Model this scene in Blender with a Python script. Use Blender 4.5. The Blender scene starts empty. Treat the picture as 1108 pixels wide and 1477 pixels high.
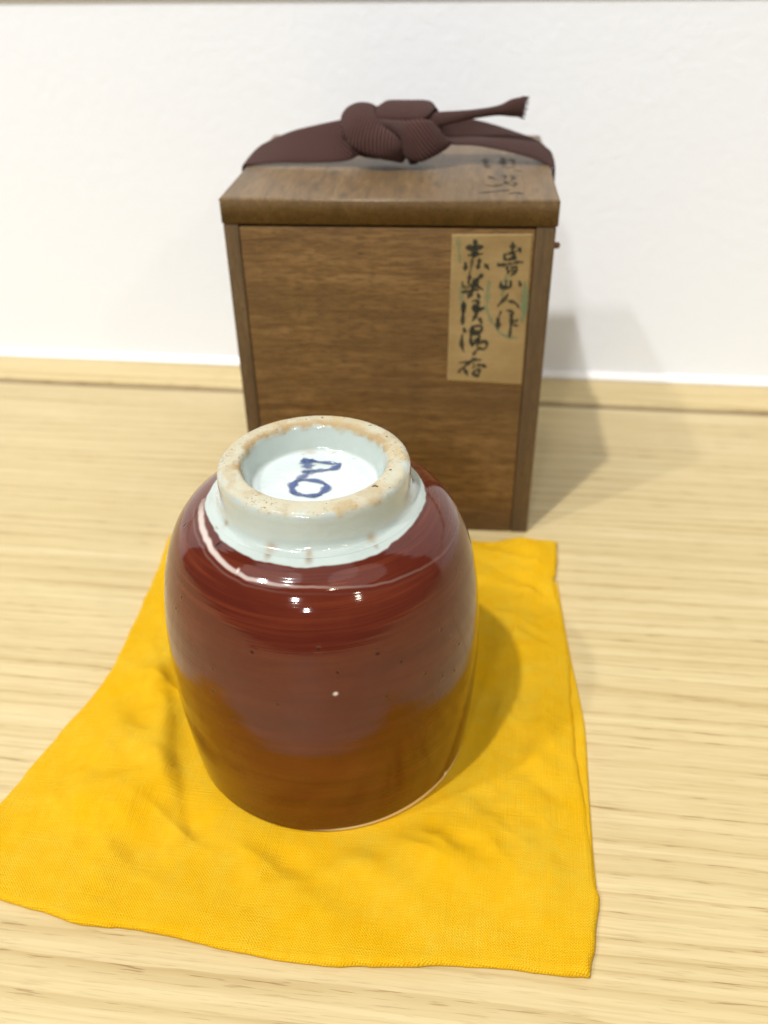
import bpy, math, random
import numpy as np
from mathutils import Vector, noise

random.seed(7)
scene = bpy.context.scene
C = scene.collection
MM = 0.001

# ------------------------------------------------------------------ camera
PITCH, ROLL, CAM_H = 0.60516, 0.01774, 0.18761
cam_d = bpy.data.cameras.new('camera')
cam = bpy.data.objects.new('camera', cam_d); C.objects.link(cam)
cam_d.sensor_fit = 'VERTICAL'; cam_d.sensor_height = 24.0; cam_d.sensor_width = 18.0
cam_d.lens = 1253.0 / 1477.0 * 24.0
cam_d.clip_start = 0.005; cam_d.clip_end = 50.0
from mathutils import Matrix
F_ = Vector((0, math.cos(PITCH), -math.sin(PITCH))); R_ = Vector((1, 0, 0)); D_ = F_.cross(R_)
c_, s_ = math.cos(ROLL), math.sin(ROLL)
Rr = R_ * c_ + D_ * s_; Dd = D_ * c_ - R_ * s_
m = Matrix((Rr, -Dd, -F_)).transposed().to_4x4(); m.translation = Vector((0, 0, CAM_H))
cam.matrix_world = m
cam_d.dof.use_dof = True; cam_d.dof.focus_distance = 0.182; cam_d.dof.aperture_fstop = 9.5
scene.camera = cam

# ------------------------------------------------------------------ room light
world = bpy.data.worlds.new('World'); scene.world = world; world.use_nodes = True
bg = world.node_tree.nodes['Background']
bg.inputs[0].default_value = (1.0, 0.99, 0.97, 1); bg.inputs[1].default_value = 0.09
scene.view_settings.view_transform = 'Standard'; scene.view_settings.look = 'None'
scene.view_settings.exposure = 0.25; scene.view_settings.gamma = 1.0

def lamp(name, target, direction, dist, power, size, color=(1, 0.99, 0.97), shape='DISK'):
    l = bpy.data.lights.new(name, 'AREA'); l.shape = shape; l.size = size; l.energy = power; l.color = color
    o = bpy.data.objects.new(name, l); C.objects.link(o)
    d = Vector(direction).normalized(); o.location = Vector(target) + d * dist
    o.rotation_euler = d.to_track_quat('Z', 'Y').to_euler()
    return o
TG = (0.03, 0.25, 0.08)
lamp('ceiling_lamp', TG, (-0.0389, -0.0488, 0.1185), 2.2, 26, 0.07)
lamp('ceiling_lamp', TG, (-0.0765, -0.0475, 0.1185), 2.5, 15, 0.09)
# further downlights of the room, receding behind the camera; broad discs added as fill
W_ = (1, .99, .975)
for az, el, p_, sz, col in ((12, 52, 4.5, .16, (1, .88, .68)), (-62, 60, 8, 1.8, W_), (48, 62, 5, 1.8, W_), (-17, 32, 13, .16, W_), (30, 30, 4.5, .14, (1, .9, .72)),
                            (-8, 22, 6.5, .14, W_), (5, 78, 4, 1.8, W_)):
    A, E_ = math.radians(az), math.radians(el)
    lamp('ceiling_lamp', TG, (math.sin(A) * math.cos(E_), -math.cos(A) * math.cos(E_), math.sin(E_)), 3.0, p_, sz, col)

# ------------------------------------------------------------------ helpers
def link(name, mesh, mat=None, parent=None):
    o = bpy.data.objects.new(name, mesh); C.objects.link(o)
    if mat: mesh.materials.append(mat)
    if parent: o.parent = parent
    return o
def tag(o, label=None, cat=None, kind=None, group=None):
    if label: o['label'] = label
    if cat: o['category'] = cat
    if kind: o['kind'] = kind
    if group: o['group'] = group
    return o
def empty(name, loc, rz=0):
    o = bpy.data.objects.new(name, None); C.objects.link(o)
    o.location = loc; o.rotation_euler = (0, 0, rz); o.empty_display_size = 0.02
    return o
def mesh_py(name, V, Fc, smooth=True, uv=None, attrs=None):
    me = bpy.data.meshes.new(name)
    V = np.asarray(V, dtype=np.float32); Fc = np.asarray(Fc, dtype=np.int32)
    n = Fc.shape[1]
    me.vertices.add(len(V)); me.vertices.foreach_set('co', V.ravel())
    me.loops.add(Fc.size); me.loops.foreach_set('vertex_index', Fc.ravel())
    me.polygons.add(len(Fc)); me.polygons.foreach_set('loop_start', np.arange(len(Fc), dtype=np.int32) * n)
    me.polygons.foreach_set('use_smooth', np.full(len(Fc), smooth))
    if uv is not None:
        l = me.uv_layers.new(name='UVMap'); l.data.foreach_set('uv', np.asarray(uv, dtype=np.float32)[Fc.ravel()].ravel())
    for k, a in (attrs or {}).items():
        at = me.attributes.new(k, 'FLOAT', 'POINT'); at.data.foreach_set('value', np.asarray(a, dtype=np.float32).ravel())
    me.update(calc_edges=True); me.validate()
    return me
def box_mesh(name, lo, hi, bev=0.0, seg=3, cuts=0):
    import bmesh
    bm = bmesh.new(); bmesh.ops.create_cube(bm, size=1)
    for v in bm.verts:
        v.co = Vector([lo[i] + (v.co[i] + .5) * (hi[i] - lo[i]) for i in range(3)])
    if bev:
        bmesh.ops.bevel(bm, geom=bm.edges[:], offset=bev, segments=seg, profile=0.5, affect='EDGES')
    me = bpy.data.meshes.new(name); bm.to_mesh(me); bm.free()
    if bev:
        for p in me.polygons: p.use_smooth = True
    return me
def grid_faces(nu, nv, wrap=False):
    i = np.arange(nu if wrap else nu - 1); j = np.arange(nv - 1)
    I, J = np.meshgrid(i, j, indexing='ij'); I2 = (I + 1) % nu
    return np.stack([I * nv + J, I2 * nv + J, I2 * nv + J + 1, I * nv + J + 1], -1).reshape(-1, 4)
def catmull(P, n):
    P = np.asarray(P, float); k = len(P)
    Q = np.vstack([2 * P[0] - P[1], P, 2 * P[-1] - P[-2]])
    seg = np.linalg.norm(np.diff(P, axis=0), axis=1); cum = np.r_[0, np.cumsum(np.maximum(seg, 1e-6))]
    s = np.linspace(0, cum[-1], n); out = []
    for x in s:
        i = min(max(int(np.searchsorted(cum, x, side='right')) - 1, 0), k - 2)
        t = (x - cum[i]) / (cum[i + 1] - cum[i]); p0, p1, p2, p3 = Q[i:i + 4]
        out.append(.5 * ((2 * p1) + (-p0 + p2) * t + (2 * p0 - 5 * p1 + 4 * p2 - p3) * t * t + (-p0 + 3 * p1 - 3 * p2 + p3) * t ** 3))
    return np.array(out)
def vnoise(P, sc, oct=3, seed=0.0):
    return np.array([noise.fractal(Vector((p[0] * sc + seed, p[1] * sc - seed, (p[2] if len(p) > 2 else 0) * sc + seed * .7)), 1.0, 2.0, oct) for p in P])

# ------------------------------------------------------------------ node helpers
class NT:
    def __init__(s, name):
        s.m = bpy.data.materials.new(name); s.m.use_nodes = True; s.t = s.m.node_tree; s.n = s.t.nodes
        s.b = s.n['Principled BSDF']; s.out = s.n['Material Output']
    def add(s, ty, **kw):
        x = s.n.new(ty)
        for k, v in kw.items(): setattr(x, k, v)
        return x
    def L(s, a, b): s.t.links.new(a, b)
    def coord(s, kind='Object', scale=(1, 1, 1), rot=(0, 0, 0)):
        tc = s.add('ShaderNodeTexCoord'); mp = s.add('ShaderNodeMapping')
        mp.inputs['Scale'].default_value = scale; mp.inputs['Rotation'].default_value = rot
        s.L(tc.outputs[kind], mp.inputs[0]); return mp.outputs[0]
    def noise(s, vec, scale=1, detail=3, rough=.55, dist=0):
        x = s.add('ShaderNodeTexNoise'); x.inputs['Scale'].default_value = scale; x.inputs['Detail'].default_value = detail
        x.inputs['Roughness'].default_value = rough; x.inputs['Distortion'].default_value = dist
        s.L(vec, x.inputs['Vector']); return x.outputs[0]
    def ramp(s, fac, stops, interp='LINEAR'):
        x = s.add('ShaderNodeValToRGB'); x.color_ramp.interpolation = interp; e = x.color_ramp.elements
        while len(e) < len(stops): e.new(0.5)
        for el, (p, c) in zip(e, stops):
            el.position = p; el.color = (c if len(c) == 4 else (*c, 1)) if not isinstance(c, (int, float)) else (c, c, c, 1)
        s.L(fac, x.inputs[0]); return x.outputs[0]
    def v(s, c): return (*c, 1) if isinstance(c, tuple) and len(c) == 3 else c
    def mix(s, fac, a, b, mode='MIX'):
        x = s.add('ShaderNodeMix', data_type='RGBA', blend_type=mode)
        for i, val in ((0, fac), (6, a), (7, b)):
            if isinstance(val, bpy.types.NodeSocket): s.L(val, x.inputs[i])
            else: x.inputs[i].default_value = s.v(val)
        return x.outputs[2]
    def math(s, op, a, b=None, c=None, clamp=False):
        x = s.add('ShaderNodeMath', operation=op); x.use_clamp = clamp
        for i, val in enumerate((a, b, c)):
            if val is None: continue
            if isinstance(val, bpy.types.NodeSocket): s.L(val, x.inputs[i])
            else: x.inputs[i].default_value = val
        return x.outputs[0]
    def attr(s, name):
        x = s.add('ShaderNodeAttribute'); x.attribute_name = name; return x.outputs['Fac']
    def bump(s, h, strength=.3, dist=.001, normal=None):
        x = s.add('ShaderNodeBump'); x.inputs['Strength'].default_value = strength; x.inputs['Distance'].default_value = dist
        s.L(h, x.inputs['Height'])
        if normal is not None: s.L(normal, x.inputs['Normal'])
        return x.outputs[0]
    def set(s, **kw):
        names = dict(color='Base Color', rough='Roughness', spec='Specular IOR Level', ior='IOR', coat='Coat Weight', coatr='Coat Roughness',
                     coati='Coat IOR', normal='Normal', coatn='Coat Normal', sheen='Sheen Weight', sss='Subsurface Weight', sssr='Subsurface Scale', alpha='Alpha', trans='Transmission Weight')
        for k, val in kw.items():
            i = s.b.inputs[names[k]]
            if isinstance(val, bpy.types.NodeSocket): s.L(val, i)
            else: i.default_value = s.v(val)
        return s.m

# ------------------------------------------------------------------ materials
def mat_table():
    t = NT('pale_oak')
    wv = t.noise(t.coord(scale=(3, 12, 3)), 1, 2)
    big = t.noise(t.coord(scale=(5, 200, 50)), 1, 4, .65, .3)
    fine = t.noise(t.coord(scale=(26, 1000, 200)), 1, 3, .6)
    pores = t.noise(t.coord(scale=(95, 1900, 600)), 1, 2, .5)
    tc = t.add('ShaderNodeTexCoord'); sp = t.add('ShaderNodeSeparateXYZ'); t.L(tc.outputs['Object'], sp.inputs[0])
    w1 = t.noise(t.coord(scale=(1.6, 22, 5)), 1, 2, .5); w2 = t.noise(t.coord(scale=(16, 60, 20)), 1, 3, .55)
    ph = t.math('ADD', t.math('MULTIPLY', sp.outputs[1], 205), t.math('ADD', t.math('MULTIPLY', w1, 6.0), t.math('MULTIPLY', w2, .55)))
    fr = t.math('FRACT', ph)                                  # one growth ring per unit, dark at its late edge
    ring = t.ramp(fr, [(0.0, .25), (.5, .12), (.78, .42), (.93, 1.0), (.985, .85), (1.0, .25)])
    rs = t.ramp(t.noise(t.coord(scale=(7, 75, 30)), 1, 3, .6), [(.32, .12), (.55, .7), (.7, 1.0)])
    rm = t.math('MULTIPLY', ring, rs)
    c = t.ramp(big, [(.34, (.57, .45, .225)), (.5, (.63, .508, .27)), (.66, (.675, .555, .31))])
    c = t.mix(t.math('MULTIPLY', rm, .85), c, (.42, .295, .115))
    c = t.mix(t.ramp(fine, [(.36, .38), (.56, 0.0)]), c, (.50, .37, .17))
    pm = t.math('MULTIPLY', t.ramp(pores, [(.57, 0.0), (.66, .8)]), t.math('MULTIPLY_ADD', rm, 1.2, .12))
    c = t.mix(pm, c, (.28, .17, .06))
    h = t.math('SUBTRACT', t.math('MULTIPLY', fine, .4), t.math('MULTIPLY', pm, .7))
    return t.set(color=c, rough=t.ramp(fine, [(.3, .5), (.7, .38)]), spec=.4, normal=t.bump(h, .35, .0002))
def mat_wall():
    t = NT('white_wallpaper')
    n1 = t.noise(t.coord(scale=(230, 230, 230)), 1, 4, .6, .4); n2 = t.noise(t.coord(scale=(600, 600, 600)), 1, 2)
    h = t.math('ADD', n1, t.math('MULTIPLY', n2, .25))
    return t.set(color=(.86, .895, .955), rough=.8, spec=.2, normal=t.bump(h, .3, .0008))
def mat_plain(name, col, rough=.5, **kw):
    t = NT(name); n = t.noise(t.coord(scale=(300, 300, 300)), 1, 3)
    c = t.mix(n, tuple(x * .93 for x in col), tuple(min(x * 1.05, .95) for x in col))
    return t.set(color=c, rough=rough, normal=t.bump(n, .15, .0003), **kw)
def mat_boxwood(name, axis, tone=1.0, stain=0.0, warm=0.0, grey=0.0, rough=.55, spec=.25):
    # axis = grain direction
    t = NT(name)
    sc = {'x': (32, 330, 330), 'y': (330, 32, 330), 'z': (330, 330, 32)}[axis]
    sf = {'x': (160, 1100, 1100), 'y': (1100, 160, 1100), 'z': (1100, 1100, 160)}[axis]
    g = t.noise(t.coord(scale=sc), 1, 4, .6, .8); f = t.noise(t.coord(scale=sf), 1, 3, .6)
    p = t.noise(t.coord(scale=(28, 28, 28)), 1, 3, .6)
    k = tone
    a = (.118 * k, .060 * k, .018 * k); b = (.205 * k * (1 + warm), .112 * k, .037 * k); d = (.285 * k * (1 + warm), .168 * k, .062 * k)
    c = t.ramp(g, [(.28, a), (.47, b), (.72, d)])
    c = t.mix(t.ramp(f, [(.38, .5), (.56, 0.0)]), c, (.070 * k, .036 * k, .011 * k))
    sb = {'x': (5, 90, 90), 'y': (110, 4, 110), 'z': (110, 110, 4)}[axis]
    bands = t.noise(t.coord(scale=sb), 1, 3, .6, .5)
    c = t.mix(t.ramp(bands, [(.36, .55), (.5, 0.0)]), c, (.11 * k, .060 * k, .018 * k))
    sk = {'x': (300, 2200, 2200), 'y': (700, 60, 700), 'z': (2200, 2200, 300)}[axis]
    fl = t.noise(t.coord(scale=sk), 1, 2, .6)
    c = t.mix(t.ramp(fl, [(.56, 0.0), (.68, .6)]), c, (.045 * k, .024 * k, .009 * k))
    c = t.mix(t.ramp(p, [(.38, .35), (.62, 0.0)]), c, (.11 * k, .06 * k, .026 * k))
    if stain:
        s2 = t.noise(t.coord(scale=(150, 40, 40)), 1, 2, .5)
        c = t.mix(t.ramp(s2, [(.60, 0.0), (.68, stain)]), c, (.04, .024, .014))
    if grey: c = t.mix(grey, c, (.17 * k, .135 * k, .088 * k))
    h = t.math('ADD', g, t.math('MULTIPLY', f, .5))
    return t.set(color=c, rough=rough, spec=spec, normal=t.bump(h, .4, .0004))
def mat_cloth():
    t = NT('yellow_cotton')
    tc = t.add('ShaderNodeTexCoord'); uvn = t.add('ShaderNodeMapping'); t.L(tc.outputs['UV'], uvn.inputs[0])
    dn = t.add('ShaderNodeTexNoise'); dn.inputs['Scale'].default_value = .10; dn.inputs['Detail'].default_value = 3
    t.L(uvn.outputs[0], dn.inputs['Vector'])
    dv = t.add('ShaderNodeVectorMath', operation='SCALE'); t.L(dn.outputs['Color'], dv.inputs[0]); dv.inputs['Scale'].default_value = 1.3
    av = t.add('ShaderNodeVectorMath', operation='ADD'); t.L(uvn.outputs[0], av.inputs[0]); t.L(dv.outputs[0], av.inputs[1])
    sp = t.add('ShaderNodeSeparateXYZ'); t.L(av.outputs[0], sp.inputs[0])
    P = .66
    su = t.math('SINE', t.math('MULTIPLY', sp.outputs[0], 2 * math.pi / P)); sv = t.math('SINE', t.math('MULTIPLY', sp.outputs[1], 2 * math.pi / P))
    w = t.math('MULTIPLY', su, sv)
    # thread to thread variation
    def stretched(sx, sy):
        mp = t.add('ShaderNodeMapping'); mp.inputs['Scale'].default_value = (sx, sy, 1); t.L(tc.outputs['UV'], mp.inputs[0]); return t.noise(mp.outputs[0], 1, 3, .6)
    tu, tv = stretched(2.6, .06), stretched(.06, 2.6)
    big = stretched(.045, .045); mid = stretched(.3, .3)
    c = t.mix(t.ramp(big, [(.35, 0.0), (.65, 1.0)]), (.84, .49, .010), (.80, .56, .045))
    thr = t.ramp(t.math('MULTIPLY', t.math('ADD', tu, tv), .5), [(.38, 0.0), (.6, 1.0)])
    c = t.mix(t.math('MULTIPLY', thr, .5), c, (.88, .58, .02))
    gap = t.math('MAXIMUM', t.math('ABSOLUTE', su), t.math('ABSOLUTE', sv))
    dark = t.ramp(t.math('ABSOLUTE', w), [(.0, .9), (.42, 0.0)])
    c = t.mix(dark, c, (.62, .27, .001))
    c = t.mix(t.math('MULTIPLY', t.ramp(mid, [(.4, .3), (.6, 0.0)]), 1.0), c, (.80, .40, .002))
    h = t.math('ADD', t.math('MULTIPLY', w, .5), t.math('MULTIPLY', thr, .8))
    return t.set(color=c, rough=.9, spec=.03, normal=t.bump(h, .75, .0003))
def mat_red():
    t = NT('red_glaze')
    tc = t.add('ShaderNodeTexCoord'); sp = t.add('ShaderNodeSeparateXYZ'); t.L(tc.outputs['Object'], sp.inputs[0])
    st = t.noise(t.coord(scale=(22, 22, 900)), 1, 3, .6, .3)
    st2 = t.noise(t.coord(scale=(14, 14, 170)), 1, 3, .6, .5)
    bl = t.noise(t.coord(scale=(45, 45, 60)), 1, 3, .6)
    z = sp.outputs[2]
    sh = t.math('MULTIPLY', t.math('SUBTRACT', z, .058), 1 / .016, clamp=True)   # brush marks crowd toward the foot
    c = t.ramp(st2, [(.35, (.10, .015, .006)), (.5, (.125, .020, .008)), (.68, (.15, .026, .010))])
    c = t.mix(t.ramp(bl, [(.4, .45), (.6, 0.0)]), c, (.085, .010, .004))
    amt = t.math('MULTIPLY', t.ramp(st, [(.50, 0.0), (.74, .45)]), t.math('ADD', t.math('MULTIPLY', sh, .9), .04))
    c = t.mix(amt, c, (.30, .065, .02))
    c = t.mix(.20, c, (.03, .005, .002))
    c = t.mix(t.attr('line'), c, (.66, .56, .50))
    c = t.mix(t.attr('pit'), c, (.03, .012, .008))
    wn = t.noise(t.coord(scale=(130, 130, 130)), 1, 2)
    white = t.mix(wn, (.43, .49, .455), (.50, .565, .53))
    c = t.mix(t.attr('white'), c, white)
    c = t.mix(t.attr('grit'), c, (.30, .24, .17))
    c = t.mix(t.attr('lip'), c, (.76, .64, .44))
    hb = t.noise(t.coord(scale=(12, 12, 1300)), 1, 2, .5); hf = t.noise(t.coord(scale=(420, 420, 420)), 1, 2)
    h3 = t.noise(t.coord(scale=(15, 15, 3600)), 1, 2, .5)
    n = t.bump(t.math('ADD', t.math('MULTIPLY_ADD', h3, .5, t.math('MULTIPLY', hb, .8)), t.math('MULTIPLY', hf, t.math('MULTIPLY_ADD', t.attr('white'), 1.6, .2))), .12, .0003)
    return t.set(color=c, rough=.6, spec=0.0, coat=1.0, coatr=.075, coati=1.52, normal=n, coatn=n)
def mat_white_glaze():
    t = NT('blue_white_glaze')
    n = t.noise(t.coord(scale=(130, 130, 130)), 1, 3); g = t.noise(t.coord(scale=(700, 700, 700)), 1, 2)
    c = t.mix(n, (.43, .49, .455), (.50, .565, .53))
    c = t.mix(t.attr('inner'), c, (.60, .67, .66))  # floor lightened: brightness of the reflected wall put into the glaze colour
    rim = t.attr('rim')
    cl = t.mix(t.noise(t.coord(scale=(260, 260, 260)), 1, 4, .65), (.45, .415, .29), (.56, .53, .41))
    tan = t.ramp(t.noise(t.coord(scale=(95, 95, 95)), 1, 3), [(.5, 0.0), (.66, .7)])
    cl = t.mix(tan, cl, (.47, .355, .17))
    speck = t.math('MULTIPLY', t.ramp(t.noise(t.coord(scale=(1500, 1500, 1500)), 1, 2, .6), [(.56, 0.0), (.68, .8)]), t.ramp(t.noise(t.coord(scale=(120, 120, 120)), 1, 2), [(.42, .1), (.62, 1.0)]))
    cl = t.mix(speck, cl, (.20, .12, .06))
    st = t.attr('stain'); cl = t.mix(st, cl, (.36, .235, .09))
    sp2 = t.ramp(t.noise(t.coord(scale=(620, 620, 620)), 1, 1, .5), [(.735, 0.0), (.76, .95)])
    cl = t.mix(sp2, cl, (.09, .045, .02))
    c = t.mix(rim, c, cl)
    c = t.mix(t.attr('grit'), c, (.36, .27, .17))
    hb = t.noise(t.coord(scale=(220, 220, 220)), 1, 3); nn = t.bump(hb, .3, .0006)
    rg = t.ramp(rim, [(0, .12), (1, .75)]); ct = t.ramp(rim, [(0, 1.0), (.9, 0.0)])
    return t.set(color=c, rough=rg, spec=.4, coat=ct, coatr=.04, coati=1.5, normal=nn, coatn=nn, sss=.08, sssr=.002)
def mat_print(name, col, dens=1.0, coat=0.0, rough=.6, col2=None):
    t = NT(name)
    n = t.noise(t.coord(scale=(500, 500, 500)), 1, 3)
    c = t.mix(n, col, col2 or tuple(x * 1.8 for x in col))
    al = t.math('MULTIPLY', t.math('MULTIPLY', t.attr('a'), t.ramp(n, [(.25, .7), (.55, 1.0)])), dens)
    return t.set(color=c, rough=rough, coat=coat, coatr=.04, alpha=al, spec=.2)
def mat_paper():
    t = NT('aged_paper')
    n = t.noise(t.coord(scale=(70, 70, 70)), 1, 4, .6); f = t.noise(t.coord(scale=(200, 2000, 1600)), 1, 2)
    c = t.ramp(n, [(.3, (.26, .175, .070)), (.5, (.32, .225, .095)), (.7, (.37, .27, .125))])
    c = t.mix(t.ramp(f, [(.4, .25), (.6, 0.0)]), c, (.24, .15, .06))
    return t.set(color=c, rough=.7, spec=.25, normal=t.bump(n, .2, .0002))
def mat_ribbon():
    t = NT('brown_woven_ribbon')
    tc = t.add('ShaderNodeTexCoord'); sp = t.add('ShaderNodeSeparateXYZ'); t.L(tc.outputs['UV'], sp.inputs[0])
    d = t.math('ADD', sp.outputs[0], t.math('MULTIPLY', sp.outputs[1], 1.0))
    w = t.math('SINE', t.math('MULTIPLY', d, 2 * math.pi / 1.35))
    w2 = t.math('SINE', t.math('MULTIPLY', t.math('SUBTRACT', sp.outputs[0], sp.outputs[1]), 2 * math.pi / .7))
    n = t.noise(t.coord(scale=(400, 400, 400)), 1, 3)
    c = t.mix(t.ramp(t.math('MULTIPLY_ADD', w, .5, .5), [(.1, 0.0), (.8, 1.0)]), (.024, .009, .008), (.145, .064, .052))
    c = t.mix(t.math('MULTIPLY', n, .4), c, (.10, .048, .041))
    return t.set(color=c, rough=.8, spec=.2, sheen=.05, normal=t.bump(t.math('ADD', w, t.math('MULTIPLY', w2, .3)), .8, .0004))

M_TABLE = mat_table(); M_WALL = mat_wall(); M_TRIM = mat_plain('beige_trim', (.52, .46, .36), .5)
M_BEAD = mat_plain('white_caulk', (.88, .88, .87), .4)
M_CLOTH = mat_cloth(); M_RED = mat_red(); M_GLAZE = mat_white_glaze(); M_RIBBON = mat_ribbon(); M_PAPER = mat_paper()
M_INK = mat_print('black_ink', (.022, .024, .017), .88); M_INK_OLD = mat_print('faded_ink', (.025, .028, .024), .95)
M_GREEN = mat_print('green_stain', (.13, .20, .11), 1.0); M_BLUE = mat_print('cobalt_blue', (.02, .045, .17), .95, 1.0, .2, (.06, .10, .28))
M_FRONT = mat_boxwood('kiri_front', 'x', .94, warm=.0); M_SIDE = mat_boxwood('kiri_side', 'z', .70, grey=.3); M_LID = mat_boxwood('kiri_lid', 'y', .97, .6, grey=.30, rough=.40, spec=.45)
M_PEG = mat_plain('peg_wood', (.15, .07, .04), .6)

# ------------------------------------------------------------------ data (millimetres, measured on each surface)
INK_LABEL = [(1.5, 1, [(73.69, 104.39), (75.99, 104.36), (78.38, 104.63)]), (1.61, 1, [(76.21, 106.51), (76.21, 104.21), (75.99, 101.6)]), (1.09, 0.85, [(74.26, 102.06), (76.35, 102.3), (78.48, 102.59)]), (0.88, 0.55, [(75.55, 101.41), (75.38, 99.13), (74.82, 96.0)]), (1.19, 0.95, [(77.78, 100.91), (77.53, 99.43), (77.28, 98.02)]), (1.24, 0.9, [(73.51, 99.7), (73.61, 98.57), (73.38, 97.43)]), (1.19, 0.9, [(79.32, 99.5), (79.94, 98.79), (80.62, 97.9)]), (1.09, 0.9, [(75.04, 95.87), (74.83, 94.63), (74.72, 93.25)]), (1.35, 1, [(78.75, 96.19), (77.61, 94.95), (75.94, 93.63)]), (0.93, 0.6, [(72.77, 93.91), (73.09, 92.53), (74.94, 91.95)]), (1.09, 0.95, [(74.78, 92.56), (76.77, 92.87), (77.87, 92.33), (79.11, 91.51)]), (0.83, 0.9, [(72.7, 90.52), (75.77, 91.18), (77.91, 91.5)]), (1.4, 1, [(76.37, 92.86), (75.66, 90.62), (74.74, 88.78)]), (0.78, 0.8, [(77.6, 95.08), (77.4, 93.7), (77.35, 92.04)]), (1.29, 1, [(73.55, 87.49), (73.5, 85.79), (73.48, 84.07)]), (1.29, 0.95, [(73.47, 86.48), (73.49, 84.62), (73.35, 82.61), (73.38, 80.13)]), (1.19, 0.95, [(77.7, 90.1), (78.01, 89.4), (78.1, 88.64)]), (0.98, 0.9, [(76.06, 87.68), (76.99, 87.97), (77.96, 87.57), (77.48, 86.14), (76.76, 84.12)]), (0.88, 0.7, [(76.56, 85.55), (78.18, 85.72), (79.82, 85.47)]), (0.98, 0.95, [(76.78, 86.68), (76.53, 84.96), (78.22, 84.85), (79.67, 85.73)]), (1.04, 0.95, [(78.08, 84.99), (77.48, 83.26), (76.33, 81.27)]), (0.78, 0.8, [(78.15, 86.42), (77.93, 85.27), (77.18, 83.83)]), (1.19, 1, [(78.48, 82.18), (79.07, 81.41), (79.3, 80.54)]), (1.19, 0.95, [(73.87, 78.77), (74.07, 78.09), (74.15, 77.36)]), (1.14, 0.9, [(73.4, 76.6), (73.3, 74.06), (73.56, 72.26), (74.06, 70.82)]), (1.19, 1, [(77.09, 79.62), (76.72, 78.59), (77.04, 77.56), (78.83, 77.74), (79.55, 78.88), (79.02, 79.66), (77.09, 79.62)]), (1.14, 1, [(76.41, 79.46), (76.16, 76.8), (76.2, 74.72), (76.7, 72.78)]), (0.88, 0.9, [(76.81, 76.67), (78.6, 76.85), (78.53, 75.37), (77.16, 75.04)]), (1.09, 1, [(76.69, 72.93), (77.88, 74.31), (78.69, 74.92), (78.24, 72.67)]), (0.93, 0.95, [(78.89, 73.58), (80.1, 74.45), (81.23, 74.08), (81.17, 72.58), (80.09, 71.8), (78.95, 72.38)]), (1.04, 0.8, [(79.37, 72.39), (78.03, 71.15), (76.97, 69.61)]), (0.83, 0.7, [(72.79, 67.0), (74.54, 67.1), (76.22, 67.45)]), (0.93, 0.9, [(76.74, 68.53), (78.17, 68.11), (79.72, 68.08)]), (0.88, 0.9, [(77.04, 68.08), (75.41, 66.5), (73.91, 65.07), (72.54, 63.48)]), (1.14, 0.95, [(78.67, 66.27), (79.95, 66.24), (81.53, 65.72)]), (1.14, 0.95, [(74.39, 65.08), (74.94, 64.01), (75.63, 62.52)]), (1.04, 1, [(77.77, 64.23), (77.69, 62.82), (79.15, 62.23)]), (0.98, 0.9, [(78.19, 64.4), (79.46, 64.58), (79.12, 62.86), (78.15, 62.14)]), (0.67, 0.7, [(77.07, 67.47), (77.7, 65.94), (76.89, 64.99)]), (1.5, 0.85, [(87.34, 105.96), (87.36, 104.86), (87.29, 103.67)]), (0.88, 0.8, [(88.99, 104.48), (89.76, 103.97), (89.66, 103.18)]), (0.93, 0.85, [(85.28, 102.59), (85.01, 101.8), (85.34, 100.81)]), (1.19, 1, [(86.76, 103.01), (87.68, 102.89), (87.89, 101.7), (86.5, 101.01)]), (0.73, 0.8, [(84.98, 102.33), (87.02, 103.01), (89.51, 103.83)]), (0.67, 0.7, [(85.33, 100.87), (86.89, 101.02), (88.69, 101.44)]), (1.09, 0.95, [(83.2, 99.37), (84.38, 99.3), (85.56, 99.48)]), (0.78, 0.75, [(85.56, 99.48), (86.98, 99.68), (88.02, 99.89)]), (0.83, 0.9, [(87.89, 99.88), (89.3, 100.25), (90.74, 100.19)]), (0.88, 0.85, [(86.04, 98.87), (86.27, 97.79), (86.71, 96.71)]), (0.88, 0.9, [(87.33, 98.48), (88.94, 98.72), (88.77, 97.42), (87.37, 95.9)]), (0.62, 0.7, [(86.61, 97.39), (87.65, 97.67), (88.57, 97.69)]), (1.09, 1, [(84.57, 94.09), (84.66, 92.71), (85.89, 92.23), (87.41, 92.61), (87.55, 94.4)]), (0.78, 0.6, [(86.05, 94.66), (86.2, 93.56), (86.08, 92.59)]), (1.04, 0.85, [(90.05, 94.3), (90.38, 93.48), (90.54, 92.66)]), (1.09, 0.9, [(86.95, 90.24), (85.86, 88.54), (83.97, 86.39)]), (0.88, 0.9, [(87.1, 88.0), (88.87, 87.69), (90.01, 86.78), (90.5, 86.02)]), (0.78, 0.7, [(85.15, 84.69), (84.59, 82.81), (83.99, 81.35)]), (1.5, 1, [(84.42, 81.94), (84.46, 80.34), (84.49, 78.97)]), (0.93, 0.85, [(86.76, 85.0), (88.13, 84.74), (89.0, 83.9), (87.81, 83.44)]), (1.04, 0.9, [(88.49, 83.46), (88.53, 80.86), (88.41, 78.52), (88.3, 76.16)]), (0.73, 0.85, [(88.92, 81.16), (89.85, 81.52), (90.62, 82.06)]), (0.73, 0.85, [(88.97, 80.34), (89.95, 80.07), (90.83, 79.97)])]
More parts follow.
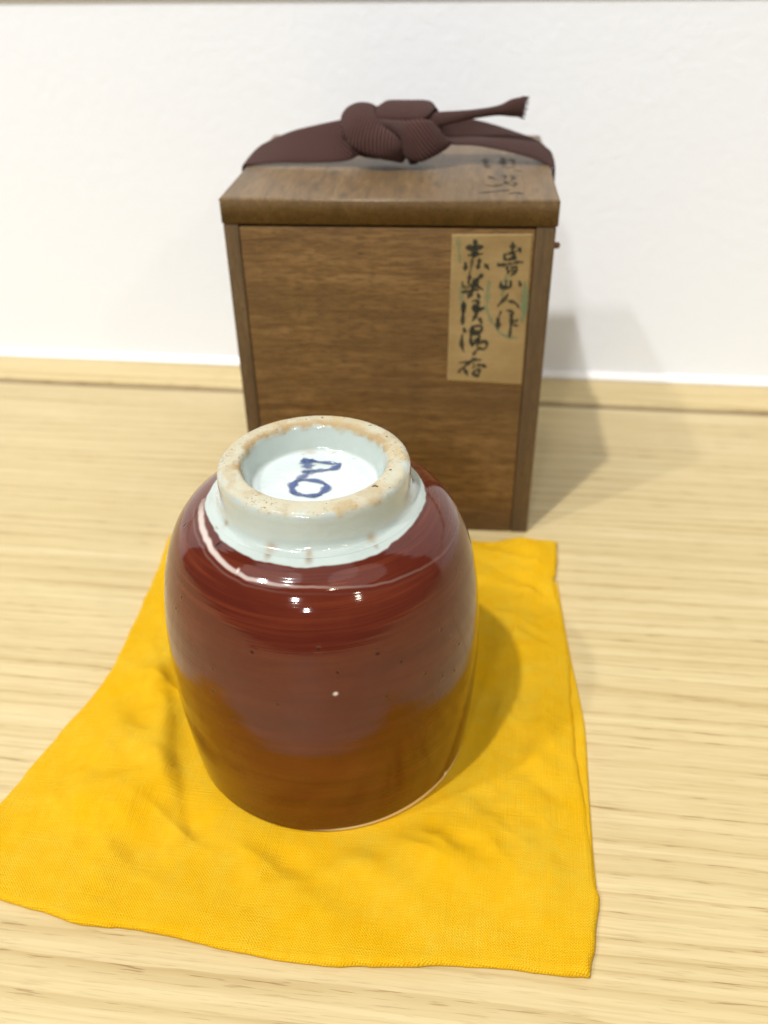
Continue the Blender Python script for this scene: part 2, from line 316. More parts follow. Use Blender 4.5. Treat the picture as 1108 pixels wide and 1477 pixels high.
GREEN = [(1.17, 0.4, [(71.06, 107.29), (71.45, 103.36), (71.97, 99.89)]), (1.81, 0.4, [(80.99, 94.03), (80.64, 90.42), (80.69, 87.05)]), (2.2, 0.55, [(91.9, 93.64), (92.11, 89.21), (92.23, 84.11)]), (2.07, 0.5, [(92.26, 87.23), (92.23, 84.1), (91.89, 81.5)]), (1.55, 0.4, [(80.04, 86.45), (81.58, 83.04), (82.81, 80.46)]), (1.04, 0.5, [(83.7, 79.31), (85.47, 77.29), (88.58, 76.02), (90.79, 75.92)]), (1.55, 0.35, [(72.87, 93.36), (72.7, 90.58), (73.06, 84.35)]), (1.55, 0.35, [(86.16, 96.3), (85.84, 93.0), (84.98, 89.65)])]
INK_LID = [(1.78, 0.5, [(79.16, 49.62), (79.23, 42.6), (79.8, 37.18)]), (1.78, 0.7, [(85.07, 51.15), (84.93, 41.32)]), (1.18, 0.6, [(84.67, 48.99), (86.65, 48.31), (88.67, 49.06)]), (1.18, 0.6, [(88.37, 49.77), (88.52, 41.39)]), (1.04, 0.5, [(84.38, 39.28), (86.58, 37.31), (88.6, 39.35)]), (0.89, 0.7, [(88.06, 34.03), (89.31, 33.41), (90.52, 32.13)]), (1.12, 0.8, [(79.93, 26.2), (80.83, 24.35), (82.03, 22.53)]), (0.95, 0.6, [(84.04, 27.54), (85.25, 26.31), (84.84, 23.2)]), (1.07, 0.7, [(86.84, 26.97), (87.85, 25.12), (87.11, 22.03)]), (1.07, 0.8, [(78.99, 15.87), (80.63, 14.5), (82.46, 15.01), (84.64, 17.18)]), (0.95, 0.7, [(84.76, 20.77), (85.55, 17.2), (87.28, 14.89)]), (1.01, 0.85, [(76.79, 6.45), (80.2, 7.65), (83.79, 9.08), (85.88, 9.7)]), (1.07, 0.8, [(85.74, 5.79), (87.55, 6.94), (89.69, 5.89)]), (0.89, 0.5, [(86.29, 20.8), (88.01, 17.85), (87.53, 13.74)])]
MARK = [(0.86, 0.95, [(-3.67, 9.89), (-2.53, 10.09), (-1.08, 9.46)]), (0.56, 0.95, [(-1.81, 9.93), (0.18, 9.08), (2.85, 8.55), (5.17, 7.8)]), (0.73, 1, [(5.3, 8.0), (4.68, 6.75), (3.49, 5.8), (2.12, 5.35)]), (0.56, 0.8, [(2.29, 5.35), (0.56, 5.24), (-1.35, 5.04), (-3.06, 4.77)]), (1.32, 0.75, [(-3.04, 9.7), (-2.42, 8.33), (-2.05, 6.65)]), (0.99, 0.6, [(-3.08, 5.04), (-1.85, 4.83), (-0.11, 4.67)]), (0.76, 0.8, [(-1.82, 4.34), (-2.78, 3.08), (-3.89, 1.68), (-4.79, -0.03)]), (0.83, 1, [(-4.66, 0.59), (-5.2, -1.27), (-5.09, -2.81), (-4.56, -4.2)]), (0.66, 0.95, [(-4.74, -4.04), (-3.1, -4.85), (-1.57, -5.26), (0.09, -5.25), (1.41, -4.99)]), (0.6, 0.95, [(-4.49, 0.59), (-3.17, 1.18), (-1.46, 1.12), (0.27, 0.75), (1.69, -0.24), (2.59, -1.52)]), (0.79, 1, [(2.3, -0.58), (2.61, -1.83), (2.09, -3.35), (1.06, -4.53), (0.09, -5.25)])]
PITS = [(-2.5249, 65.69), (-2.5755, 61.81), (-2.1914, 54.02), (-2.2049, 47.57), (-1.9166, 62.32), (-1.5261, 64.22), (-1.4302, 58.43), (-1.7788, 49.97), (-1.1915, 61.08), (-1.054, 57.05), (-1.1587, 49.23), (-0.9028, 50.68), (-0.7417, 58.93), (-0.5888, 51.04), (-0.7674, 46.64), (-0.6519, 44.92), (-2.4183, 77.38), (-2.9125, 75.07)]
CHIP = (-1.4511, 52.94)
LINE = [(-3.116, 78.03), (-2.6828, 78.32), (-2.2992, 77.47), (-2.01, 76.45), (-1.794, 76.08), (-1.5527, 75.78), (-1.1304, 74.51), (-0.8001, 73.69), (-0.4908, 72.83), (-0.1581, 72.11)]
EDGE = [(0.0771, 79.0), (-0.2664, 78.99), (-0.7774, 78.99)]
C_LEFT = [(-78.8, 256.61), (-79.11, 232.54), (-80.58, 213.68), (-82.31, 193.08), (-85.52, 178.89), (-90.8, 165.95), (-95.28, 152.91), (-99.38, 140.97), (-102.88, 131.55)]
C_FRONT = [(-101.39, 118.29), (-95.0, 116.43), (-90.57, 115.31), (-79.97, 112.23), (-71.2, 109.25), (-64.77, 108.64), (-53.52, 107.14), (-40.59, 103.89), (-24.96, 100.52), (-12.83, 99.09), (-0.84, 98.58), (11.14, 98.67), (23.04, 98.01), (34.72, 96.46), (42.29, 95.74)]
C_RIGHT = [(61.8, 247.94), (59.54, 236.37), (57.12, 225.14), (56.33, 207.8), (55.19, 192.09), (53.36, 177.8), (51.25, 162.5), (49.99, 148.2), (49.23, 135.43), (48.23, 124.73), (47.5, 115.72), (47.72, 112.29), (45.55, 105.75), (41.95, 94.97)]
C_LOWER = [(58.36, 226.33), (56.92, 205.62), (56.05, 187.19), (55.66, 174.64), (54.92, 163.05), (52.8, 148.94), (51.13, 138.18), (49.13, 124.45), (47.84, 113.75)]
C_BACK = [(-78.59, 255.92), (-23.67, 252.58), (33.56, 249.61), (61.8, 247.94)]
CREASES = [[(-74.45, 205.19), (-67.03, 186.71), (-61.56, 170.2), (-56.95, 153.04), (-53.04, 139.83), (-47.51, 122.19)], [(-68.97, 128.2), (-63.24, 140.04), (-53.06, 151.81), (-49.22, 162.36)], [(-61.34, 117.11), (-55.34, 126.98), (-47.8, 131.63)], [(-37.6, 131.42), (-33.91, 121.92), (-30.87, 116.53)], [(-68.46, 113.81), (-67.54, 122.58), (-61.43, 131.91), (-52.31, 137.74)], [(33.45, 226.39), (42.4, 215.43), (51.89, 211.74)], [(31.76, 173.23), (33.06, 153.34), (24.11, 138.2)], [(23.0, 144.59), (30.24, 131.99), (29.31, 118.87), (21.7, 115.51)], [(11.95, 112.28), (20.65, 105.56), (31.83, 99.16)], [(-36.12, 108.23), (-21.28, 116.34), (5.96, 119.33), (28.28, 117.13)], [(18.21, 112.16), (25.02, 103.9), (32.94, 96.9)], [(41.2, 184.02), (43.8, 162.68), (32.76, 151.05)], [(-81.6, 155.91), (-67.75, 160.35), (-58.23, 170.12)], [(-89.43, 134.47), (-79.09, 140.38), (-65.48, 142.19)], [(-15.21, 123.38), (-0.47, 121.26), (12.9, 126.55), (24.11, 138.2)], [(-71.16, 175.7), (-64.26, 180.98), (-64.42, 192.51)]]
RIB = {'strand_l': [[(-1.5, 38.0, 96.0), (-1.5, 38.0, 108.0), (-1.6, 38.0, 115.0), (-0.9, 38.0, 118.6), (3.99, 38.0, 119.11), (10.55, 38.0, 119.57), (22.22, 37.5, 119.73), (32.65, 37.0, 120.32), (37.15, 38.0, 121.62), (41.58, 40.0, 124.2)], [(-1.5, 50.0, 96.0), (-1.5, 50.0, 109.0), (-1.6, 49.5, 115.0), (-1.0, 49.0, 118.6), (2.26, 48.0, 122.19), (7.01, 48.0, 124.63), (14.51, 47.0, 127.67), (24.36, 46.0, 130.02), (33.43, 44.0, 132.08), (36.86, 44.0, 132.29), (41.29, 45.0, 131.69)]], 'strand_r_front': [[(62.0, 38.0, 126.57), (67.59, 38.5, 125.43), (78.77, 39.0, 124.51), (92.38, 40.0, 121.36), (99.38, 41.0, 118.59), (101.2, 41.0, 117.5), (101.6, 40.5, 113.0), (101.6, 40.0, 105.0)], [(61.83, 42.0, 128.49), (67.47, 43.0, 126.83), (78.74, 44.0, 126.43), (92.41, 46.0, 124.99), (99.56, 48.0, 122.23), (101.4, 49.0, 119.2), (102.0, 50.0, 115.0), (101.8, 50.0, 105.0)]], 'strand_r_back': [[(61.81, 44.0, 125.98), (67.44, 46.0, 125.8), (78.85, 47.0, 125.19), (92.62, 48.0, 123.72), (100.2, 49.0, 120.93), (101.0, 50.0, 117.9), (101.3, 50.0, 112.0), (101.3, 50.0, 105.0)], [(60.42, 48.0, 131.99), (69.49, 50.0, 131.41), (78.67, 51.0, 129.75), (88.02, 52.0, 126.79), (96.37, 53.0, 123.35), (100.5, 54.0, 118.6), (101.3, 54.0, 112.0), (101.3, 54.0, 105.0)]], 'tail': [[(58.62, 38.0, 130.1), (65.21, 39.0, 130.95), (73.98, 41.0, 132.43), (81.7, 43.0, 133.1), (86.18, 44.0, 132.71), (89.79, 45.0, 132.32)], [(58.39, 42.0, 134.3), (65.05, 42.0, 134.51), (73.89, 43.0, 134.74), (82.22, 44.0, 135.99), (86.49, 44.0, 137.81), (90.65, 45.0, 138.45)]], 'k1': [[(34.46, 44.0, 132.84), (33.56, 40.0, 135.4), (32.58, 36.0, 133.45), (33.64, 33.0, 130.2), (37.06, 31.5, 125.47), (44.52, 32.0, 122.49), (50.02, 36.0, 121.27)], [(42.01, 46.0, 132.82), (43.0, 42.0, 136.37), (43.78, 37.0, 135.09), (45.6, 34.0, 132.34), (50.36, 32.0, 129.42), (52.48, 32.0, 126.08), (53.31, 36.0, 122.15)]], 'k2': [[(43.84, 36.0, 133.22), (45.41, 36.5, 133.13), (48.63, 36.5, 133.0), (53.29, 36.5, 132.94), (58.28, 36.5, 133.14), (60.35, 38.0, 133.76)], [(43.34, 42.0, 135.04), (44.91, 43.0, 136.54), (47.39, 44.0, 137.53), (53.92, 44.0, 137.59), (60.07, 44.0, 137.35), (62.67, 43.0, 135.19)]], 'k2b': [[(44.91, 43.0, 136.54), (47.39, 44.0, 137.53), (53.92, 44.0, 137.59), (60.07, 44.0, 137.35), (62.67, 43.0, 135.19)], [(44.21, 50.0, 129.33), (46.7, 52.0, 130.71), (53.47, 52.0, 131.05), (59.85, 52.0, 130.71), (62.56, 50.0, 129.35)]], 'k3': [[(46.92, 35.0, 130.49), (51.35, 33.0, 128.22), (53.2, 32.0, 123.03), (57.5, 32.5, 121.22), (62.48, 34.0, 122.62), (65.99, 36.0, 124.25), (66.67, 38.0, 124.51)], [(43.21, 37.0, 133.44), (48.67, 36.0, 133.23), (53.73, 35.0, 133.21), (59.77, 35.0, 133.54), (63.32, 36.0, 131.31), (65.32, 37.0, 128.45), (66.22, 39.0, 126.69)]], 'core': [[(31.7, 42.0, 123.22), (39.86, 42.0, 120.43), (51.08, 42.0, 120.11), (62.23, 42.0, 121.56)], [(32.88, 42.0, 133.54), (40.26, 42.0, 135.88), (51.15, 42.0, 136.2), (62.0, 42.0, 134.2)]], 'k4': [[(52.83, 38.0, 122.75), (53.56, 38.0, 121.01), (54.67, 38.0, 119.27)], [(58.77, 36.0, 123.2), (57.88, 36.0, 121.47), (56.98, 36.0, 119.91)]]}
SPOTS = [(-1.9064, 79.0), (-1.5435, 79.0), (-0.9138, 78.98)]


# ------------------------------------------------------------------ setting
WYAW = -0.13231
dw = Vector((math.cos(WYAW), math.sin(WYAW), 0)); nw = Vector((-math.sin(WYAW), math.cos(WYAW), 0))
WALL_D = 0.39606 * math.cos(WYAW); GRV_D = 0.36731 * math.cos(WYAW)      # distances along nw from the origin
def place(o): o.rotation_euler = (0, 0, WYAW); return o
o = link('table', box_mesh('table', (-.8, -.12, -.03), (.8, GRV_D - .0026, 0), .0009, 2), M_TABLE); place(tag(o, kind='structure'))
o = link('table_back_strip', box_mesh('table_back_strip', (-.8, GRV_D + .0026, -.03), (.8, WALL_D + .02, 0.0), .0007, 2), M_TABLE); place(tag(o, kind='structure'))
o = link('table_joint', box_mesh('table_joint', (-.8, GRV_D - .004, -.028), (.8, GRV_D + .004, -.0018)), mat_plain('joint_filler', (.24, .175, .11), .7)); place(tag(o, kind='structure'))
o = link('wall', box_mesh('wall', (-.9, WALL_D, .0005), (.9, WALL_D + .1, .95)), M_WALL); place(tag(o, kind='structure'))
o = link('wall_trim', box_mesh('wall_trim', (-.9, WALL_D - .0012, .1596), (.9, WALL_D - .0002, .176), .0004, 2), M_TRIM); place(tag(o, kind='structure'))
V = []; n = 2
for x in (-.9, .9):
    for (yy, zz) in ((WALL_D - .0028, .0003), (WALL_D - .0026, .0010), (WALL_D - .0014, .0024), (WALL_D - .0004, .0034), (WALL_D + .001, .0034), (WALL_D + .001, .0003)):
        V.append((x, yy, zz))
Fq = [[i, (i + 1) % 6, 6 + (i + 1) % 6, 6 + i] for i in range(6)]
o = link('wall_base_bead', mesh_py('wall_base_bead', V, Fq, False), M_BEAD); place(tag(o, kind='structure'))

# ------------------------------------------------------------------ yellow cloth
def sm(x): x = np.clip(x, 0, 1); return x * x * (3 - 2 * x)
def polydist(X, Y, L):
    d = np.full(X.shape, 1e9); tt = np.zeros(X.shape); sg = np.zeros(X.shape); L = np.asarray(L, float)
    L = catmull(np.c_[L, np.zeros(len(L))], 24)[:, :2]; N = len(L) - 1
    for i in range(N):
        a, b = L[i], L[i + 1]; e = b - a; q = e @ e
        t = np.clip(((X - a[0]) * e[0] + (Y - a[1]) * e[1]) / q, 0, 1)
        dx, dy = X - a[0] - t * e[0], Y - a[1] - t * e[1]; dd = np.hypot(dx, dy)
        k = dd < d; d[k] = dd[k]; tt[k] = ((i + t) / N)[k]; sg[k] = np.sign(e[0] * dy - e[1] * dx)[k]
    return d, tt, sg
CUPX, CUPY = -15.36, 165.6
def coons(left, right, front, back, nu, nv):
    l, r = catmull(np.c_[left, np.zeros(len(left))], nv)[:, :2], catmull(np.c_[right, np.zeros(len(right))], nv)[:, :2]
    f, b = catmull(np.c_[front, np.zeros(len(front))], nu)[:, :2], catmull(np.c_[back, np.zeros(len(back))], nu)[:, :2]
    u = np.linspace(0, 1, nu)[:, None, None]; v = np.linspace(0, 1, nv)[None, :, None]
    S = (1 - u) * l[None] + u * r[None] + (1 - v) * f[:, None] + v * b[:, None]
    S -= (1 - u) * (1 - v) * f[0] + u * (1 - v) * f[-1] + (1 - u) * v * b[0] + u * v * b[-1]
    return S
NU, NV = 380, 380
cl_left = [C_FRONT[0]] + C_LEFT[::-1]
S = coons(cl_left, C_RIGHT[::-1], C_FRONT, C_BACK, NU, NV)
X, Y = S[..., 0].copy(), S[..., 1].copy()
wob = vnoise(np.stack([X.ravel(), Y.ravel()], -1), .11, 3, 6.6).reshape(X.shape); X = X + .55 * wob; Y = Y - .45 * wob
uu = np.linspace(0, 1, NU)[:, None] + 0 * X; vv = np.linspace(0, 1, NV)[None] + 0 * X
dR = (1 - uu) * 125; dL = uu * 140; dF = vv * 150; dB = (1 - vv) * 150
P2 = np.stack([X.ravel(), Y.ravel()], -1)
n1 = vnoise(P2, .022, 3, 3.1).reshape(X.shape); n2 = vnoise(P2, .07, 3, 9.7).reshape(X.shape)
def stretched_noise(ang, a, b, seed):
    c, s = math.cos(ang), math.sin(ang); Q = np.stack([(P2[:, 0] * c + P2[:, 1] * s) * a, (-P2[:, 0] * s + P2[:, 1] * c) * b], -1)
    return vnoise(Q, 1.0, 3, seed).reshape(X.shape)
n3 = stretched_noise(.9, .02, .11, 2.2); n4 = stretched_noise(2.2, .018, .09, 5.5)
def facet(ang, a, b, seed, w=.05):
    q = stretched_noise(ang, a, b, seed); return np.sqrt(q * q + w * w * .25)
n5, n6, n7 = facet(1.15, .012, .042, 12.2), facet(2.45, .014, .048, 21.5), facet(.2, .025, .07, 31.5)
Z = 5.0 + 2.6 * n1 + .35 * n2 - 3.4 * n5 - 2.9 * n6 - .8 * n7
AMP = [1.5, .9, .8, .7, .8, .5, .8, .7, -.6, .5, .6, .6, .7, .6, .5, .7]
WID = [2.4, 3.5, 3.5, 2.6, 3.5, 3, 3.5, 3.5, 4, 3.5, 3, 3.5, 4, 4, 3.5, 2.5]
for i, cr in enumerate(CREASES):
    d, tt, sg = polydist(X, Y, cr); fade = sm(tt * 4) * sm((1 - tt) * 4)
    sd = sg * d * (1 if i % 2 else -1) + .8 * n2
    Z += 1.25 * AMP[i] * fade / (1 + np.exp(-np.clip(sd / (.42 * WID[i]), -30, 30))) * np.exp(-np.clip(sd, 0, None) / (3.4 * WID[i])) * 1.7
Z = np.maximum(Z, 1.5 + .15 * (Z - 1.5))
rho = np.hypot(X - CUPX, Y - CUPY)
k = sm((rho - 38.5) / 9); flat = 3.9 + .0 * X
Z = flat * (1 - k) + Z * k
front_drop = 1.9 + .5 * n2
kf = sm(dF / 26); Z = front_drop * (1 - kf) + Z * kf
kl = sm(dL / 22); Z = (1.9 + .5 * n2) * (1 - kl) + Z * kl
kr = sm(dR / 10); Z = (2.9 + .5 * n3) * (1 - kr) + Z * kr
d = np.minimum(np.minimum(dR * 1.0, dL * 1.2), np.minimum(dF * 1.1, dB))
e = np.clip(d / 1.7, 0, 1); edge = np.sqrt(np.clip(1 - (1 - e) ** 2, 0, 1))
lift = .35
Z = lift + (Z - lift) * (.30 + .70 * edge)
Z = np.maximum(Z, .35)
V = np.stack([X, Y, Z], -1).reshape(-1, 3) * MM
Fc = grid_faces(NU, NV)
# UV in millimetres of cloth, threads follow the front hem
ang = math.radians(-9)
ux_, uy_ = X * math.cos(ang) + Y * math.sin(ang), -X * math.sin(ang) + Y * math.cos(ang)
UV = np.stack([ux_.ravel(), uy_.ravel()], -1)
# skirt turning under
bi = [(i, 0) for i in range(NU)] + [(NU - 1, j) for j in range(1, NV)] + [(i, NV - 1) for i in range(NU - 2, -1, -1)] + [(0, j) for j in range(NV - 2, 0, -1)]
bidx = np.array([i * NV + j for i, j in bi]); cen = np.array([-25., 175.]) * MM
base = V[bidx].copy(); ring = []
for inset, zf in ((0.0, .45), (.35, .10), (2.5, .05)):
    r_ = base.copy(); dv = cen - r_[:, :2]; dv /= np.linalg.norm(dv, axis=1)[:, None]
    r_[:, :2] += dv * inset * MM; r_[:, 2] = np.maximum(base[:, 2] * zf, .00006); ring.append(r_)
nb = len(bidx); off = len(V); V = np.vstack([V] + ring); dvo = cen - base[:, :2]; dvo /= np.linalg.norm(dvo, axis=1)[:, None]
dvo = np.stack([dvo[:, 0] * math.cos(ang) + dvo[:, 1] * math.sin(ang), -dvo[:, 0] * math.sin(ang) + dvo[:, 1] * math.cos(ang)], -1)
UV = np.vstack([UV] + [UV[bidx] - dvo * q for q in (.9, 1.7, 4.0)])
ids = [bidx] + [off + q * nb + np.arange(nb) for q in range(3)]
for q in range(3):
    a, b = ids[q], ids[q + 1]; Fc = np.vstack([Fc, np.stack([a, b, np.roll(b, -1), np.roll(a, -1)], -1)])
cloth = empty('folded_cloth', (0, 0, 0)); cloth.location = (CUPX * MM, CUPY * MM, 0)
def under_cloth(name, V, Fc, UV):
    V = V - np.array([CUPX * MM, CUPY * MM, 0]); return link(name, mesh_py(name, V, Fc, True, UV), M_CLOTH, cloth)
tag(cloth, 'wrinkled bright yellow cotton cloth folded flat on the wooden table under the upturned cup', 'cloth')
under_cloth('top_layer', V, Fc, UV)
# lower layer peeping out on the right
lo = catmull(np.c_[C_LOWER, np.zeros(len(C_LOWER))], 90)[:, :2]; nn_ = 26
V = []; UV = []
for i, p in enumerate(lo):
    t_ = i / (len(lo) - 1); fade = min(1, 6 * t_, 6 * (1 - t_))
    for j in range(nn_):
        s = j / (nn_ - 1); x = p[0] - (1 - s) * 12 + 0 * fade; zt = 1.25 + .25 * math.sin(t_ * 9)
        if s > .86: q = (s - .86) / .14; z = zt * math.sqrt(max(0, 1 - q * q)) + .08; x = p[0] - 1.1 * (1 - q) - .2
        else: z = zt + .08; x = p[0] - 1.3 - (.86 - s) / .86 * 11
        V.append((x, p[1], z)); UV.append((x + 3, p[1]))
under_cloth('lower_layer', np.array(V) * MM, grid_faces(len(lo), nn_), np.array(UV))

# ------------------------------------------------------------------ tea cup (foot up)
cup = empty('tea_cup', (CUPX * MM, CUPY * MM, 0))
tag(cup, 'upturned red glazed tea cup with white foot ring and blue mark on the yellow cloth', 'cup')
body_prof = [(3.95, 35.2), (4.0, 36.0), (4.6, 36.45), (6, 36.62), (8, 36.88), (12, 37.31), (16, 37.69), (20, 38.02), (24, 38.31), (28, 38.54), (32, 38.69), (36, 38.76), (40, 38.72), (44, 38.58), (48, 38.34),
             (52, 37.98), (56, 37.48), (60, 36.8), (64, 35.85), (68, 34.48), (71, 33.1), (73, 31.8), (74.6, 30.5), (75.8, 29.1), (76.8, 27.6), (77.5, 26.3), (78.0, 25.2), (78.4, 24.4), (78.7, 23.8), (78.9, 23.2), (78.95, 22.4)]
foot_prof = [(78.55, 24.2), (78.85, 23.5), (79.2, 22.85), (79.7, 22.4), (80.5, 22.05), (82, 21.78), (84, 21.62), (85.5, 21.55), (86.4, 21.42), (87.05, 21.1), (87.5, 20.6), (87.75, 20.0), (87.85, 19.2), (87.86, 17.7), (87.72, 16.9), (87.3, 16.4), (86.7, 16.05), (86, 15.85),
             (84.5, 15.4), (83, 14.95), (82, 14.6), (81.5, 14.1), (81.25, 13.3), (81.2, 12), (81.25, 9), (81.3, 6), (81.33, 3), (81.34, .02)]
NA = 1080
def lathe(prof, n):
    P = catmull(np.array([(r, z, 0) for z, r in prof]), n)[:, :2]
    A_ = np.linspace(0, 2 * np.pi, NA, endpoint=False)[:, None]
    R = P[None, :, 0] + 0 * A_; Zc = P[None, :, 1] + 0 * A_
    w = 1 + .0022 * np.sin(2 * A_ + .7) + .0012 * np.sin(3 * A_ + 2 + Zc * .05) + .0006 * np.sin(7 * A_ + Zc * .13)
    R = R * w
    return A_, R, Zc
A_, R, Zc = lathe(body_prof, 460)
A2 = np.where(A_ > np.pi, A_ - 2 * np.pi, A_) + 0 * R
R = R + .012 * np.sin(Zc * 1.15) * sm((Zc - 10) / 20) * sm((78 - Zc) / 6)
ns = np.array([noise.noise(Vector((math.cos(a) * 3, math.sin(a) * 3, 1.3))) for a in A_[:, 0]])[:, None]
nf = np.array([noise.noise(Vector((math.cos(a) * 14, math.sin(a) * 14, 7.3))) for a in A_[:, 0]])[:, None]
zedge = np.interp(A2, [-3.1, -2.6, -2.0, -1.6, -1.1, -.9, -.84, -.4, .5, 3.1], [78.15, 78.05, 77.8, 77.55, 77.6, 77.65, 77.9, 78.1, 78.2, 78.15]) + .25 * ns + .08 * nf
white = sm((Zc - zedge) / .22 + .5)
Zl = np.interp(A2, [-3.14, -2.86, -2.6, -2.34, -2.17, -2.02, -1.79, -1.55, -1.32, -1.13, -.8, -.5, 0, .4], [77.8, 77.5, 77.1, 76.3, 75.85, 75.5, 75.45, 75.4, 74.9, 74.2, 73.4, 72.5, 72, 72]) + .12 * nf
lw = np.interp(A2, [-3.14, -2.5, -2.0, -1.6, -1.1, -.5, 0], [.3, .36, .28, .17, .2, .25, .3])
la = np.interp(A2, [-3.14, -2.9, -2.5, -1.9, -1.6, -1.2, -.8, -.3, 0], [.2, .8, .9, .55, .28, .16, .1, .05, 0])
line = la * np.exp(-((Zc - Zl) / lw) ** 4)
line = np.maximum(line, .1 * la * np.exp(-((Zc - Zl + .95) / .18) ** 2))
pit = np.zeros_like(R); grit = np.zeros_like(R)
def spot(a0, z0, rad, asp=1.0):
    da = (A2 - a0 + np.pi) % (2 * np.pi) - np.pi
    return np.exp(-((da * R / rad / asp) ** 2 + ((Zc - z0) / rad) ** 2) ** 1.5)
rng = random.Random(4)
for p in PITS:
    s = spot(p[0], p[1], rng.uniform(.28, .48), rng.uniform(.8, 1.3)); pit = np.maximum(pit, s * .8); R = R - .16 * s + .05 * spot(p[0], p[1], .9)
s = spot(CHIP[0], CHIP[1], .5); line = np.maximum(line, s * 1.2).clip(0, 1); R = R - .2 * s
s = spot(-2.12, 75.9, .4, 1.2); line = np.maximum(line, s)
for a0, z0, rd, asp in ((-1.94, 78.6, .7, 1.3), (-1.58, 78.4, .5, 1.8), (-.98, 78.7, .6, 1.0), (-2.6, 78.7, .5, 1.6)):
    s = spot(a0, z0, rd, asp); grit = np.maximum(grit, s * .75); R = R - .25 * spot(a0, z0 + .2, rd * .6, asp)
lip = (1 - sm((Zc - (5.1 + .3 * ns + 1.0 * sm((A2 + 1.5) / .8))) / .35)) * sm((A2 + 1.75) / .35) * sm((.25 - A2) / .3)
s = spot(-.62, 6.2, .7, .8); R = R - .5 * s; lip = np.maximum(lip, .8 * s).clip(0, 1); pit = np.maximum(pit, .9 * spot(-.60, 7.6, .6, .7))
V = np.stack([R * np.cos(A_), R * np.sin(A_), Zc], -1).reshape(-1, 3) * MM
link('body', mesh_py('body', V, grid_faces(NA, 460, True), True, None, dict(white=white, line=line, pit=pit, grit=grit, lip=lip)), M_RED, cup)
# hollow inside of the cup
ins = [(4.0, 35.3), (4.6, 34.6), (10, 34.0), (40, 34.8), (60, 32), (70, 27), (75, 18), (76.5, .02)]
_, Ri, Zi = lathe(ins, 60); V = np.stack([Ri * np.cos(A_), Ri * np.sin(A_), Zi], -1).reshape(-1, 3) * MM
zz_ = np.zeros_like(Ri)
link('inner_wall', mesh_py('inner_wall', V, grid_faces(NA, 60, True)[:, ::-1], True, None, dict(rim=zz_, grit=zz_, inner=zz_, stain=zz_)), M_GLAZE, cup)
_, R, Zc = lathe(foot_prof, 300)
A2 = np.where(A_ > np.pi, A_ - 2 * np.pi, A_) + 0 * R
rimw = vnoise(np.stack([(R * np.cos(A_)).ravel(), (R * np.sin(A_)).ravel(), Zc.ravel()], -1), .35, 3, 4.4).reshape(R.shape)
outer = R > 18.5
rim = np.where(outer, sm((Zc - 86.1 + 1.2 * rimw) / 1.5), sm((Zc - 85.9 + 1.2 * rimw) / 1.5))
Zc = Zc + .05 * rimw * (Zc > 80.5)
floor_k = sm((14 - R) / 3); Zc = Zc + floor_k * (.18 * np.sin(A_ * 2 + .6) * (R / 14) ** 2)
grit = np.zeros_like(R)
for x0, y0, rd in ((-2, 13.6, 1.1), (3.5, 13.2, .5), (8.5, 10.5, .4), (-3.6, 12.9, .4)):
    grit = np.maximum(grit, .5 * np.exp(-(((R * np.cos(A_) - x0) / rd / 1.4) ** 2 + ((R * np.sin(A_) - y0) / rd * 1.6) ** 2)))
grit = np.maximum(grit, .55 * np.exp(-(((A2 + 2.75) / .22) ** 2 + ((R - 16.0) / .5) ** 2)) * (Zc > 84))
for a0, z0, rd in ((-1.94, 79.4, .8), (-1.58, 79.0, .5), (-.98, 79.6, .8), (-2.55, 79.6, .6)):
    da = (A2 - a0); grit = np.maximum(grit, .8 * np.exp(-((da * R / rd / 1.4) ** 2 + ((Zc - z0) / rd) ** 2)) * (R > 18))
sn = vnoise(np.stack([(R * np.cos(A_)).ravel(), (R * np.sin(A_)).ravel(), Zc.ravel()], -1), .22, 4, 8.8).reshape(R.shape)
stain = np.clip(.75 * np.exp(-((R - 16.6) / 1.1) ** 2) * sm((np.sin(A_) + .45 + 1.1 * sn) / 1.1) + .30 * sm((sn - .0) / .5), 0, .8)
V = np.stack([R * np.cos(A_), R * np.sin(A_), Zc], -1).reshape(-1, 3) * MM
link('foot_ring', mesh_py('foot_ring', V, grid_faces(NA, 300, True), True, None, dict(rim=rim, grit=grit, stain=stain, inner=sm((14.6 - R) / 1.0) * (Zc < 84))), M_GLAZE, cup)

# ------------------------------------------------------------------ brush strokes as thin flat print
def strokes(name, data, to3d, mat, parent, soft=.45, step=.0035, wscale=1.0, tip=.45):
    V = []; Fs = []; At = []
    for si, (w, al, pts) in enumerate(data):
        n = max(8, int(len(pts) * 7)); w = w * wscale
        P = catmull([(x, y, 0) for x, y in pts], n)[:, :2]
        T = np.gradient(P, axis=0); T /= np.maximum(np.linalg.norm(T, axis=1)[:, None], 1e-9); N = np.stack([-T[:, 1], T[:, 0]], -1)
        # round the ends
        P = np.vstack([P[0] - T[0] * w * .35, P, P[-1] + T[-1] * w * .35]); N = np.vstack([N[0], N, N[-1]]); n += 2
        b = len(V)
        for i in range(n):
            t = i / (n - 1); ww = w * (.5 + .16 * math.sin(t * 9 + si * 1.7)) * min(1.0, tip + 2.4 * t, tip + 2.4 * (1 - t)) * (1.1 - .2 * t)
            for o_, a in ((-1.25, 0), (-1 + soft, al), (0, al), (1 - soft, al), (1.25, 0)):
                x, y = P[i] + N[i] * ww * o_; V.append(to3d(x, y, si * step)); At.append(a * (0 if i in (0, n - 1) else 1))
        for i in range(n - 1):
            for j in range(4): q = b + i * 5 + j; Fs.append((q, q + 1, q + 6, q + 5))
    return link(name, mesh_py(name, np.array(V) * MM, Fs, False, None, dict(a=At)), mat, parent)
